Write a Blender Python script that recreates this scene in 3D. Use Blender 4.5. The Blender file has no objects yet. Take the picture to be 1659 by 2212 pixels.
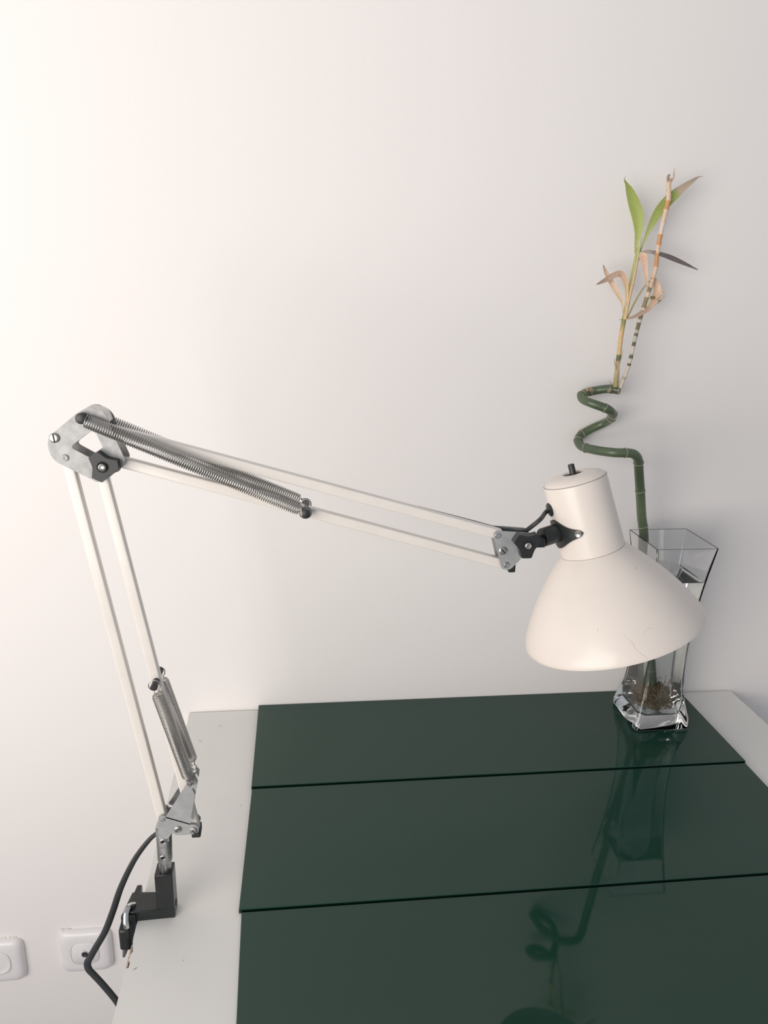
import bpy, bmesh, math, random
from mathutils import Vector, Matrix
random.seed(7)
TZ = 0.75                                   # height of the desk top above the floor

# ------------------------------------------------------------------ camera
FPX = 1625.7
CR = Vector((0.9935, -0.1121, 0.0213)); CU = Vector((0.0116, 0.2850, 0.9585)); CF = Vector((0.1135, 0.9520, -0.2844))
CR.normalize(); CU = (CU - CR*CU.dot(CR)).normalized(); CF = CU.cross(CR)
CP = Vector((0.1648, -1.0194, 0.6134 + TZ))
scn = bpy.context.scene
COL = scn.collection
cd = bpy.data.cameras.new('camera'); cam = bpy.data.objects.new('camera', cd); COL.objects.link(cam)
cd.sensor_fit = 'VERTICAL'; cd.sensor_height = 36; cd.lens = FPX/2212*36; cd.clip_start = 0.01
m = Matrix.Identity(4)
for i in range(3):
    m[i][0] = CR[i]; m[i][1] = CU[i]; m[i][2] = -CF[i]; m[i][3] = CP[i]
cam.matrix_world = m
scn.camera = cam

# ------------------------------------------------------------------ light and exposure
scn.view_settings.view_transform = 'Standard'
scn.view_settings.look = 'None'
scn.view_settings.gamma = 1.0
scn.view_settings.use_curve_mapping = False
scn.view_settings.exposure = 0.08
W = bpy.data.worlds.new('room_light'); scn.world = W; W.use_nodes = True
bg = W.node_tree.nodes['Background']
bg.inputs[0].default_value = (0.88, 0.92, 1.0, 1); bg.inputs[1].default_value = 0.43

def area(name, loc, target, sx, sy, power, color):
    l = bpy.data.lights.new(name, 'AREA'); l.shape = 'RECTANGLE'; l.size = sx; l.size_y = sy
    l.energy = power; l.color = color
    o = bpy.data.objects.new(name, l); COL.objects.link(o); o.location = loc
    o.rotation_euler = (Vector(target)-Vector(loc)).to_track_quat('-Z', 'Y').to_euler()
    return o
area('window_daylight', (-1.10, -1.75, TZ+0.66), (-1.10+.395, -1.75+.725, TZ+0.66+.565), 1.6, 1.8, 51, (1.0, 0.935, 0.875))

# ------------------------------------------------------------------ helpers
def ray(px, py): return CF + CR*((px-829.5)/FPX) - CU*((py-1106)/FPX)
def atY(px, py, Y):
    d = ray(px, py); return CP + d*((Y-CP.y)/d.y)
def xz(px, py, Y):
    q = atY(px, py, Y); return (q.x, q.z)

def tag(o, label=None, cat=None, group=None, kind=None):
    if label: o['label'] = label
    if cat: o['category'] = cat
    if group: o['group'] = group
    if kind: o['kind'] = kind
    return o
def thing(name, loc, label, cat, group=None):
    o = bpy.data.objects.new(name, None); COL.objects.link(o); o.location = loc; o.empty_display_size = .02
    return tag(o, label, cat, group)
def obj(name, bm, mat, parent=None, smooth=35, bevel=0, bseg=2):
    bmesh.ops.recalc_face_normals(bm, faces=bm.faces)
    me = bpy.data.meshes.new(name); bm.to_mesh(me); bm.free()
    me.materials.append(mat)
    for p in me.polygons: p.use_smooth = True
    me.set_sharp_from_angle(angle=math.radians(smooth))
    o = bpy.data.objects.new(name, me); COL.objects.link(o)
    if parent is not None:
        o.parent = parent
        base = parent
        off = Vector(base.location)
        while base.parent is not None:
            base = base.parent; off += Vector(base.location)
        me.transform(Matrix.Translation(-off))
    if bevel:
        b = o.modifiers.new('bevel', 'BEVEL'); b.width = bevel; b.segments = bseg; b.limit_method = 'ANGLE'; b.angle_limit = math.radians(40)
    return o

def box(bm, x0, x1, y0, y1, z0, z1):
    v = [bm.verts.new((x, y, z)) for x in (x0, x1) for y in (y0, y1) for z in (z0, z1)]
    for f in ((0,1,3,2),(4,6,7,5),(0,4,5,1),(2,3,7,6),(0,2,6,4),(1,5,7,3)): bm.faces.new([v[i] for i in f])
    return v

def frames(pts, closed=False):
    n = len(pts); T = []
    for i in range(n):
        a = pts[i-1] if (i > 0 or closed) else pts[0]
        b = pts[(i+1) % n] if (i < n-1 or closed) else pts[-1]
        T.append((b-a).normalized())
    ref = Vector((0, 1, 0)) if abs(T[0].y) < .9 else Vector((0, 0, 1))
    N = (ref - T[0]*ref.dot(T[0])).normalized(); out = []
    for t in T:
        N = (N - t*N.dot(t)).normalized()
        out.append((t, N, t.cross(N)))
    return out
def tube(bm, pts, rad, segs=12, caps=True, asp=1.0, cols=None, lay=None, fr=None):
    """sweep an ellipse (rad along the first normal, rad*asp along the second)"""
    pts = [Vector(p) for p in pts]; F = fr or frames(pts); rings = []
    if not hasattr(rad, '__len__'): rad = [rad]*len(pts)
    for p, (t, a, b), r_ in zip(pts, F, rad):
        rings.append([bm.verts.new(p + a*(r_*math.cos(q)) + b*(r_*asp*math.sin(q))) for q in (2*math.pi*k/segs for k in range(segs))])
    fs = []
    for i in range(len(rings)-1):
        for k in range(segs):
            f = bm.faces.new((rings[i][k], rings[i][(k+1) % segs], rings[i+1][(k+1) % segs], rings[i+1][k])); fs.append((f, i))
    if caps:
        fs.append((bm.faces.new(rings[0][::-1]), 0)); fs.append((bm.faces.new(rings[-1]), len(pts)-2))
    if lay is not None:
        for f, i in fs:
            for lp in f.loops:
                j = i
                if lp.vert in rings[min(i+1, len(rings)-1)]: j = min(i+1, len(rings)-1)
                c = cols[j]; lp[lay] = (c[0], c[1], c[2], 1)
    return rings
def spline(ctrl, n=12):
    """Catmull-Rom through the control points"""
    P = [Vector(c) for c in ctrl]; P = [P[0]*2-P[1]] + P + [P[-1]*2-P[-2]]; out = []
    for i in range(1, len(P)-2):
        for k in range(n):
            t = k/n; a, b, c, d = P[i-1], P[i], P[i+1], P[i+2]
            out.append(.5*((2*b) + (c-a)*t + (2*a-5*b+4*c-d)*t*t + (3*b-a-3*c+d)*t**3))
    out.append(P[-2]); return out
def cyl(bm, a, b, ra, rb=None, segs=24):
    a = Vector(a); b = Vector(b); rb = ra if rb is None else rb
    t = (b-a).normalized(); ref = Vector((0, 0, 1)) if abs(t.z) < .9 else Vector((1, 0, 0))
    n = (ref - t*ref.dot(t)).normalized(); fr = [(t, n, t.cross(n))]*2
    tube(bm, [a, b], [ra, rb], segs, fr=fr)
def lathe(bm, prof, origin, axis, segs=96, capa=False, capb=False):
    origin = Vector(origin); t = Vector(axis).normalized(); ref = Vector((0, 1, 0)) if abs(t.y) < .9 else Vector((1, 0, 0))
    a = (ref - t*ref.dot(t)).normalized(); b = t.cross(a); R = []
    for s, r_ in prof:
        R.append([bm.verts.new(origin + t*s + a*(r_*math.cos(q)) + b*(r_*math.sin(q))) for q in (2*math.pi*k/segs for k in range(segs))])
    for i in range(len(R)-1):
        for k in range(segs): bm.faces.new((R[i][k], R[i][(k+1) % segs], R[i+1][(k+1) % segs], R[i+1][k]))
    if capa: bm.faces.new(R[0][::-1])
    if capb: bm.faces.new(R[-1])
def rounded(pts, r, n=6):
    """round the corners of a 2D polygon; r is one radius or one per corner"""
    out = []; N = len(pts)
    if not hasattr(r, '__len__'): r = [r]*N
    for i in range(N):
        p = Vector(pts[i]); a = Vector(pts[i-1])-p; b = Vector(pts[(i+1) % N])-p
        la, lb = a.length, b.length; a.normalize(); b.normalize()
        ang = a.angle(b); d = min(r[i]/math.tan(ang/2) if r[i] > 0 else 0, la*.49, lb*.49)
        if d < 1e-6: out.append(tuple(p)); continue
        p0 = p+a*d; p1 = p+b*d
        for k in range(n+1):
            t = k/n; q = p0*(1-t)**2 + p*2*t*(1-t) + p1*t*t; out.append((q.x, q.y))
    return out
def plate(bm, outer, y0, y1, holes=()):
    """flat plate in the x-z plane between y0 and y1 with openings"""
    loops = [outer] + list(holes); E = []
    for lp in loops:
        vs = [bm.verts.new((x, y0, z)) for x, z in lp]
        E += [bm.edges.new((vs[i], vs[(i+1) % len(vs)])) for i in range(len(vs))]
    g = bmesh.ops.triangle_fill(bm, edges=E, use_beauty=True, use_dissolve=False)
    F = [f for f in g['geom'] if isinstance(f, bmesh.types.BMFace)]
    e = bmesh.ops.extrude_face_region(bm, geom=F)
    bmesh.ops.translate(bm, vec=(0, y1-y0, 0), verts=[v for v in e['geom'] if isinstance(v, bmesh.types.BMVert)])
def circle2(c, r, n=24): return [(c[0]+r*math.cos(2*math.pi*k/n), c[1]+r*math.sin(2*math.pi*k/n)) for k in range(n)]

# ------------------------------------------------------------------ materials
def mat(name, color, rough=.5, metal=0, spec=.5, coat=0, coatr=.05, bump=None, mottle=None, ior=1.5, trans=0, rvar=0):
    M = bpy.data.materials.new(name); M.use_nodes = True; nt = M.node_tree; b = nt.nodes['Principled BSDF']
    b.inputs['Base Color'].default_value = (*color, 1); b.inputs['Roughness'].default_value = rough
    b.inputs['Metallic'].default_value = metal; b.inputs['Specular IOR Level'].default_value = spec
    b.inputs['Coat Weight'].default_value = coat; b.inputs['Coat Roughness'].default_value = coatr
    b.inputs['IOR'].default_value = ior; b.inputs['Transmission Weight'].default_value = trans
    tc = nt.nodes.new('ShaderNodeTexCoord')
    def noise(scale, detail=4):
        n = nt.nodes.new('ShaderNodeTexNoise'); n.inputs['Scale'].default_value = scale; n.inputs['Detail'].default_value = detail
        nt.links.new(tc.outputs['Object'], n.inputs['Vector']); return n
    if bump:
        n = noise(bump[0]); bp = nt.nodes.new('ShaderNodeBump'); bp.inputs['Strength'].default_value = bump[1]
        bp.inputs['Distance'].default_value = bump[2]
        nt.links.new(n.outputs['Fac'], bp.inputs['Height']); nt.links.new(bp.outputs['Normal'], b.inputs['Normal'])
    if mottle:
        n = noise(mottle[0], 6); r_ = nt.nodes.new('ShaderNodeValToRGB')
        r_.color_ramp.elements[0].position = .35; r_.color_ramp.elements[1].position = .65
        r_.color_ramp.elements[0].color = (*[c*(1-mottle[1]) for c in color], 1); r_.color_ramp.elements[1].color = (*[min(1, c*(1+mottle[1])) for c in color], 1)
        nt.links.new(n.outputs['Fac'], r_.inputs['Fac']); nt.links.new(r_.outputs['Color'], b.inputs['Base Color'])
    if rvar:
        n = noise(60, 5); mr = nt.nodes.new('ShaderNodeMapRange')
        mr.inputs['To Min'].default_value = max(0, rough-rvar); mr.inputs['To Max'].default_value = rough+rvar
        nt.links.new(n.outputs['Fac'], mr.inputs['Value']); nt.links.new(mr.outputs['Result'], b.inputs['Roughness'])
    return M
def mat_attr(name, rough=.5, coat=0, bump=None, sss=0, var=.12):
    M = mat(name, (1, 1, 1), rough, coat=coat, bump=bump); nt = M.node_tree; b = nt.nodes['Principled BSDF']
    a = nt.nodes.new('ShaderNodeAttribute'); a.attribute_name = 'Col'
    tc = nt.nodes.new('ShaderNodeTexCoord'); n = nt.nodes.new('ShaderNodeTexNoise'); n.inputs['Scale'].default_value = 300; n.inputs['Detail'].default_value = 4
    nt.links.new(tc.outputs['Object'], n.inputs['Vector'])
    mr = nt.nodes.new('ShaderNodeMapRange'); mr.inputs['To Min'].default_value = 1-2*var; mr.inputs['To Max'].default_value = 1+2*var
    nt.links.new(n.outputs['Fac'], mr.inputs['Value'])
    mx = nt.nodes.new('ShaderNodeVectorMath'); mx.operation = 'SCALE'
    nt.links.new(a.outputs['Color'], mx.inputs[0]); nt.links.new(mr.outputs['Result'], mx.inputs['Scale'])
    nt.links.new(mx.outputs['Vector'], b.inputs['Base Color'])
    return M

M_wall = mat('wall_paint', (.835, .80, .775), .75, spec=.25, bump=(260, .10, .0015))
M_floor = mat('floor_boards', (.27, .27, .29), .5, mottle=(5, .12))
M_desk = mat('desk_laminate', (.765, .75, .71), .42, spec=.4, mottle=(14, .012), bump=(500, .03, .0005))
M_chip = mat('chipboard', (.50, .38, .30), .9, mottle=(400, .4))
M_green = mat('green_glass', (.009, .044, .029), .04, spec=.5, ior=1.45)
M_green_edge = mat('green_glass_edge', (.002, .010, .007), .12, spec=.5)
M_enamel = mat('cream_enamel', (.72, .655, .595), .36, spec=.45, coat=.12, coatr=.12, mottle=(30, .012), bump=(220, .02, .0006))
M_bar = mat('cream_bar_enamel', (.70, .66, .61), .28, spec=.5, coat=.2, mottle=(50, .02))
M_steel = mat('zinc_steel', (.50, .50, .49), .38, metal=1, mottle=(160, .15), rvar=.1)
M_plate = mat('grey_galvanised_plate', (.42, .43, .43), .5, metal=.55, mottle=(120, .08), rvar=.08)
M_elbow = mat('zinc_pressed_plate', (.40, .40, .395), .62, metal=.45, spec=.3, mottle=(160, .12), rvar=.06)
M_screw = mat('screw_steel', (.42, .41, .39), .42, metal=1)
M_spring = mat('spring_steel', (.42, .41, .39), .3, metal=1)
M_black = mat('black_plastic', (.016, .018, .019), .42, spec=.5, bump=(300, .05, .0008))
M_cast = mat('black_cast_metal', (.011, .015, .015), .27, spec=.5, bump=(200, .06, .001), mottle=(60, .25))
M_dark = mat('dark_recess', (.008, .008, .008), .8)
M_cord = mat('black_rubber_cord', (.035, .038, .040), .5, spec=.4)
M_chrome = mat('chrome', (.62, .62, .61), .2, metal=1)
M_sock = mat('socket_plastic', (.80, .775, .77), .3, spec=.5)
M_sock_gap = mat('socket_seam', (.25, .24, .24), .7)
M_vase = mat('clear_glass', (1, 1, 1), 0, ior=1.5, trans=1)
M_water = mat('water', (.97, 1, .98), 0, ior=1.33, trans=1)
M_cane = mat_attr('bamboo_cane', .35, coat=.2, bump=(150, .05, .001))
M_stalk = mat_attr('dried_stalk', .65, bump=(300, .2, .001))
M_leaf = mat_attr('leaf', .5, bump=(200, .1, .0005), var=.06)
M_root = mat('roots', (.36, .25, .12), .8, mottle=(200, .3))

# ------------------------------------------------------------------ room
def struct(name, bm, m_, **k):
    o = obj(name, bm, m_, **k); o['kind'] = 'structure'; return o
bm = bmesh.new(); box(bm, -2.2, 2.6, 0, .12, 0, 2.7); struct('wall_back', bm, M_wall)
bm = bmesh.new(); box(bm, -2.2, 2.6, -3.0, 0, -.1, 0); struct('floor', bm, M_floor)

# ------------------------------------------------------------------ desk
DW = .8594
desk = thing('desk', (DW/2, -.35, 0), 'white laminate desk with chipped edges standing against the wall', 'desk')
DT = .022
out = [(0, -.002), (DW, -.002)]
ys = []
y = -.004
while y > -.70:                                   # right edge with small nicks
    y -= random.uniform(.004, .02); ys.append(y)
for y in ys: out.append((DW - (random.choice((0, 0, 0, .0006, .0012)) if y > -.5 else 0), y))
out += [(DW, -.72), (0, -.72)]
left = [(0, -.458), (-.0012, -.4475), (-.0002, -.4455), (.0024, -.4445), (.0026, -.4395), (.0012, -.436), (.0014, -.430), (.0026, -.4265), (.0016, -.4205), (.0004, -.415), (0, -.41)]
out += left
for y in sorted([-random.uniform(.01, .37) for _ in range(22)]): out.append((random.choice((0, 0, .0004, .0008)), y))
bm = bmesh.new()
vs = [bm.verts.new((x, y, TZ)) for x, y in out]
bm.faces.new(vs)
e = bmesh.ops.extrude_face_region(bm, geom=list(bm.faces)); bmesh.ops.translate(bm, vec=(0, 0, -DT), verts=[v for v in e['geom'] if isinstance(v, bmesh.types.BMVert)])
obj('desk_top', bm, M_desk, desk, smooth=20)
bm = bmesh.new()                                   # exposed chipboard below the broken edge
box(bm, .0002, .0012, -.447, -.418, TZ-.0212, TZ-.0006)
for k in range(16):
    y = -.447+.029*k/16; box(bm, .0000-random.random()*.0004, .0010, y, y+.0019, TZ-.006-random.random()*.010, TZ-.0010)
obj('chipped_edge', bm, M_chip, desk)
for lx in (.03, DW-.075):
    for ly in (-.06, -.70):
        bm = bmesh.new(); box(bm, lx, lx+.045, ly, ly+.045, 0, TZ-DT); obj('leg', bm, M_desk, desk, bevel=.002)
bm = bmesh.new(); box(bm, .075, DW-.075, -.05, -.032, TZ-DT-.09, TZ-DT); obj('apron', bm, M_desk, desk)
# tiny dark marks lying on the laminate
def speck(px, py, L, ang, w=.0004):
    d = ray(px, py); q = CP + d*((TZ-CP.z)/d.z); c, s = math.cos(ang), math.sin(ang)
    a = Vector((c, s, 0))*L; b = Vector((-s, c, 0))*w; q.z = TZ+.0001
    return q, a, b
for a_ in ((476, 1569, .003, -.4), (432, 1601, .003, -.6), (292, 2093, .002, .7), (396, 2075, .0008, 1.2), (455, 1520+90, .0007, 1), (520, 1740, .0006, .2)):
    bm = bmesh.new(); q, a, b = speck(*a_); vv = [bm.verts.new(q+x) for x in (-a-b*.3, a-b*.3, a+b, -a+b)]; vv2 = [bm.verts.new(v.co+Vector((0, 0, .0002))) for v in vv]
    bm.faces.new(vv); bm.faces.new(vv2)
    for i in range(4): bm.faces.new((vv[i], vv[(i+1) % 4], vv2[(i+1) % 4], vv2[i]))
    obj('scratch', bm, M_chip, desk)

# ------------------------------------------------------------------ green glass panels
def panel(pts, th, label):
    """pts: corners (x, y), counter-clockwise from front-left; one thick pane with polished dark edges"""
    c = Vector((sum(p[0] for p in pts)/4, sum(p[1] for p in pts)/4, TZ))
    t = thing('glass_sheet', c, label, 'glass sheet', 'green glass sheets on the desk')
    bm = bmesh.new()
    ctr = Vector((c.x, c.y))
    def ring(z, ins):
        r_ = []
        for p in pts:
            v = Vector(p); d = (ctr-v); d = Vector((math.copysign(ins, d.x), math.copysign(ins, d.y))); q = v+d
            r_.append(bm.verts.new((q.x, q.y, z)))
        return r_
    r0 = ring(TZ+.0002, .0004); r1 = ring(TZ+.0007, 0); r2 = ring(TZ+th-.0006, 0); r3 = ring(TZ+th, .0006)
    f_top = bm.faces.new(r3); bm.faces.new(r0[::-1])
    for a, b in ((r0, r1), (r1, r2), (r2, r3)):
        for i in range(4): bm.faces.new((a[i], a[(i+1) % 4], b[(i+1) % 4], b[i]))
    bm.faces.ensure_lookup_table()
    o = obj('pane', bm, M_green, t, smooth=15)
    o.data.materials.append(M_green_edge)
    for p in o.data.polygons:
        if abs(p.normal.z) < .5: p.material_index = 1
    return t
GX0, GX1 = .1023, .7668
panel([(.1023, -.1951), (.7668, -.1951), (.7668, -.0012), (.1023, -.0012)], .0075, 'back green glass sheet against the wall under the glass vase')
panel([(.1003, -.3898), (.7660, -.3898), (.7658, -.1962), (.1030, -.1962)], .0052, 'middle green glass sheet, between the back and front sheets on the desk')
panel([(.1090, -.5860), (.7740, -.5860), (.7700, -.3908), (.1030, -.3908)], .0029, 'front green glass sheet nearest the viewer, cut by the bottom of the photo')
# ------------------------------------------------------------------ wall sockets
def socket(cx, cz, kind, label):
    t = thing('wall_socket', (cx, 0, cz), label, 'wall socket', 'wall sockets below the desk level')
    h = .040
    bm = bmesh.new()                              # domed cover frame with a round opening
    N = 96
    def sq(hh, r, y, k):
        a = 2*math.pi*k/N; c, s = math.cos(a), math.sin(a); n_ = 2/(r)
        e = r; rr = hh/((abs(c)**e+abs(s)**e)**(1/e)); return Vector((cx+c*rr, y, cz+s*rr))
    prof = [(.0405, 7, -.0), (.0405, 7, -.004), (.0385, 6.5, -.0085), (.034, 5, -.0112), (.029, 4, -.0122), (.0225, 3, -.0123), (.0221, 3, -.0108)]
    R = [[bm.verts.new(sq(a, e, y, k)) for k in range(N)] for a, e, y in prof]
    for i in range(len(R)-1):
        for k in range(N): bm.faces.new((R[i][k], R[i][(k+1) % N], R[i+1][(k+1) % N], R[i+1][k]))
    bm.faces.new(R[-1])
    obj('cover_frame', bm, M_sock, t, smooth=50)
    bm = bmesh.new()
    R = [[bm.verts.new(sq(a, 3, y, k)) for k in range(N)] for a, y in ((.0214, -.0100), (.0214, -.0121), (.0208, -.0127))]
    for i in range(2):
        for k in range(N): bm.faces.new((R[i][k], R[i][(k+1) % N], R[i+1][(k+1) % N], R[i+1][k]))
    if kind == 'aerial':
        bm.faces.new(R[-1]); ins = obj('insert', bm, M_sock, t, smooth=50)
        bm = bmesh.new(); lathe(bm, [(0, .0058), (.0015, .0056), (.0015, .0042), (.0004, .0040)], (cx, -.0126, cz), (0, -1, 0), 32, capb=True)
        j = obj('jack_ring', bm, M_steel, ins)
        bm = bmesh.new(); lathe(bm, [(0, .0040), (.0003, .0039)], (cx, -.0130, cz), (0, -1, 0), 24, capb=True); obj('jack_hole', bm, M_dark, ins)
        bm = bmesh.new(); lathe(bm, [(0, .0014), (.0016, .0013)], (cx, -.0131, cz), (0, -1, 0), 16, capb=True); obj('centre_pin', bm, M_chrome, ins)
        bm = bmesh.new()                           # small letters T V above the jack
        for (a, b) in (((-.0022, 0), (-.0006, 0)), ((-.0014, 0), (-.0014, -.0014)), ((.0005, 0), (.0012, -.0014)), ((.0019, 0), (.0012, -.0014))):
            cyl(bm, (cx+a[0], -.0128, cz+.0088+a[1]), (cx+b[0], -.0128, cz+.0088+b[1]), .00013, segs=6)
        obj('marking', bm, M_sock_gap, ins)
    else:
        rin = []
        for a, y in ((.0192, -.0127), (.0188, -.0118), (.0184, -.0030)):
            rin.append([bm.verts.new(Vector((cx+math.cos(2*math.pi*k/N)*a, y, cz+math.sin(2*math.pi*k/N)*a))) for k in range(N)])
        R = [R[-1]] + rin
        for i in range(3):
            for k in range(N): bm.faces.new((R[i][k], R[i][(k+1) % N], R[i+1][(k+1) % N], R[i+1][k]))
        bm.faces.new(R[-1]); ins = obj('insert', bm, M_sock, t, smooth=50)
        for sx in (-.0095, .0095):
            bm = bmesh.new(); lathe(bm, [(0, .0025), (.0004, .0025)], (cx+sx, -.0030, cz), (0, -1, 0), 20, capb=True); obj('pin_hole', bm, M_dark, ins)
    # crumbled plaster around the frame
    bm = bmesh.new()
    for k in range(46):
        side = random.choice((0, 0, 1)); u = random.uniform(-.037, .005)
        if kind == 'aerial':
            p = Vector((cx+random.uniform(-.038, -.022), -.001, cz+.0408)) if side == 0 else Vector((cx-.0412, -.001, cz+u))
        else:
            p = Vector((cx+random.uniform(-.03, .03), -.0005, cz+.0408))
        r_ = random.uniform(.0006, .0016); cyl(bm, p, p+Vector((random.uniform(-1, 1), -1.2, random.uniform(-1, 1)))*r_, r_, r_*.4, 6)
    pc = obj('plaster_crumbs', bm, M_wall, t); pc['kind'] = 'stuff'
    return t
socket(-.1846, TZ-.4258, 'aerial', 'white aerial wall socket with a small round metal jack behind the black cord')
socket(-.3215, TZ-.4340, 'power', 'white power wall socket with a round recess at the left edge of the photo')

# ------------------------------------------------------------------ desk lamp
Y0 = -.380
lamp = thing('desk_lamp', (.028, Y0, TZ), 'cream enamel swing-arm lamp with coil springs clamped to the left desk edge', 'lamp')

# clamp
cb = (lambda: None)
bm = bmesh.new()
box(bm, .0195, .0368, -.3890, -.3710, TZ, TZ+.0530)
clamp = obj('clamp_post', bm, M_cast, lamp, bevel=.0008)
for v in clamp.data.vertices:
    pass
bm = bmesh.new()                                   # L-shaped foot, jaw over the desk edge, lower jaw
def lbox(pts, z0, z1):
    a = [bm.verts.new((x, y, z0)) for x, y in pts]; b = [bm.verts.new((x, y, z1)) for x, y in pts]
    bm.faces.new(a[::-1]); bm.faces.new(b)
    for i in range(len(pts)): bm.faces.new((a[i], a[(i+1) % len(pts)], b[(i+1) % len(pts)], b[i]))
lbox([(.0366, -.3890), (.0366, -.3720), (.0140, -.3655), (-.0008, -.3645), (-.0012, -.3545), (-.0062, -.3545), (-.0110, -.3905), (-.0012, -.3905)], TZ+.0002, TZ+.0122)
foot = obj('clamp_foot', bm, M_cast, lamp, bevel=.0007)
bm = bmesh.new()
lbox([(-.0010, -.3930), (-.0010, -.3590), (-.0100, -.3620), (-.0150, -.3930)], TZ-.0325, TZ+.0100)
box(bm, -.0090, .0330, -.3900, -.3700, TZ-.052, TZ-.040); box(bm, -.0090, -.0012, -.3900, -.3700, TZ-.041, TZ-.032)
obj('clamp_jaw', bm, M_cast, lamp, bevel=.0008)
bm = bmesh.new()
box(bm, -.0182, -.0080, -.3960, -.3800, TZ-.0305, TZ-.0045)
obj('clamp_knob', bm, M_black, lamp, bevel=.003, bseg=3)
bm = bmesh.new()
tube(bm, spline([atY(290, 1955, -.382), atY(282, 1957, -.385), atY(276.5, 1962, -.388), atY(273, 1971, -.391), atY(272, 1983, -.394), atY(272, 1994, -.3965), atY(273, 2004, -.3975)], 6), .0030, 16)
obj('clamp_rod', bm, M_chrome, lamp)
bm = bmesh.new(); tube(bm, [atY(272, 2038, -.388), atY(270.5, 2052, -.388), atY(268, 2064, -.388)], [.0050, .0044, .0026], 12, asp=.6); obj('clamp_wing', bm, M_screw, lamp)
bm = bmesh.new(); cyl(bm, (.0180, -.380, TZ-.040), (.0180, -.380, TZ-DT), .004); cyl(bm, (.0180, -.380, TZ-DT-.003), (.0180, -.380, TZ-DT), .009); obj('clamp_screw', bm, M_screw, lamp)
bm = bmesh.new(); cyl(bm, (.0365, -.3795, TZ+.0105), (.0371, -.3795, TZ+.0105), .0034); obj('set_screw_hole', bm, M_dark, clamp)

# post
PX = .0285
AX = Vector((.030, 0, 1)).normalized()
bm = bmesh.new(); lathe(bm, [(0, .0060), (.0205, .0060), (.0215, .0062), (.0250, .0073), (.0270, .0074), (.0620, .0074), (.0635, .0068)], (PX, Y0, TZ+.040), AX, 40, True, True)
box(bm, PX-.0050, PX+.0072, Y0-.0062, Y0+.0062, TZ+.0900, TZ+.1060)
post = obj('post', bm, M_steel, lamp)
bm = bmesh.new(); box(bm, PX-.0001, PX+.0005, Y0-.00615, Y0-.0055, TZ+.0450, TZ+.0615); obj('seam', bm, M_dark, post)
for py_ in (1818, 1853):
    q = atY(352, py_, Y0-.0072)
    bm = bmesh.new(); lathe(bm, [(0, .0031), (.0006, .0030), (.0009, .0024), (.0004, .0019)], q, (0, -1, 0), 24); hw = obj('rivet', bm, M_steel, post)
    bm = bmesh.new(); lathe(bm, [(0, .0021), (.0004, .0021)], q, (0, -1, 0), 20, False, True); obj('rivet_hole', bm, M_dark, hw)

YF = Y0-.0085                                      # outer face of the front plates
def Z7(x, y): return (300+x/9.217, 1640+y/9.217)
def outline(pts, fn, Y=YF): return [xz(*fn(*p), Y) for p in pts]
# lower bracket
low = outline([(382, 1160), (430, 1128), (512, 1135), (535, 1172), (1015, 1305), (1130, 1310), (1195, 1380), (1185, 1450), (1070, 1500), (740, 1517), (700, 1480), (640, 1478), (632, 1520), (560, 1590), (440, 1590), (383, 1500)], Z7)
low = rounded(low, [.004, .003, .001, 0, 0, .004, .005, .003, .003, .0006, .003, .0005, .001, .004, .004, .002])
bm = bmesh.new(); plate(bm, low, YF, YF+.0013)
lb = obj('lower_bracket', bm, M_plate, lamp)
bm = bmesh.new(); plate(bm, low, Y0+.0072, Y0+.0085); obj('lower_bracket', bm, M_plate, lamp)
flap = rounded(outline([(525, 1165), (945, 505), (1000, 462), (1060, 470), (1078, 520), (1062, 560), (1085, 590), (1130, 640), (1135, 560), (1100, 500), (1090, 450), (1140, 470), (1160, 500), (1138, 655), (1092, 660), (1118, 712), (1085, 890), (1020, 1305)], Z7, Y0-.0115), [0, .003, .002, .001, .001, .0006, 0, 0, .001, .001, 0, .002, .002, 0, 0, .001, .001, 0])
flap = rounded(outline([(525, 1165), (945, 505), (1010, 455), (1032, 480), (1000, 520), (1030, 560), (1070, 545), (1085, 500), (1062, 448), (1100, 440), (1155, 490), (1133, 645), (1080, 560), (1060, 600), (1118, 712), (1085, 890), (1020, 1305)], Z7, Y0-.0115), [0, .003, .001, .0003, .0006, .0009, .0007, .0008, .0005, .001, .003, .0003, .0003, .0003, .001, .001, 0])
for y0, y1, dy in ((Y0-.0115, YF, 1), (Y0+.0115, Y0+.0085, -1)):
    bm = bmesh.new(); plate(bm, flap, y0, y0+.0012*dy)
    obj('spring_hook_flap', bm, M_steel if dy < 0 else M_plate, lamp)
    p0, p1 = flap[0], flap[-1]                     # step that joins the flap to the bracket
    bm = bmesh.new(); vs = [bm.verts.new(c) for c in ((p0[0], y0, p0[1]), (p1[0], y0, p1[1]), (p1[0], y1, p1[1]-.0002), (p0[0], y1, p0[1]-.0002), (p0[0], y0, p0[1]+.0012), (p1[0], y0, p1[1]+.0012), (p1[0], y1, p1[1]+.001), (p0[0], y1, p0[1]+.001))]
    for f in ((0,1,2,3),(4,7,6,5),(0,4,5,1),(1,5,6,2),(2,6,7,3),(3,7,4,0)): bm.faces.new([vs[i] for i in f])
    obj('flap_step', bm, M_plate, lamp)

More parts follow.
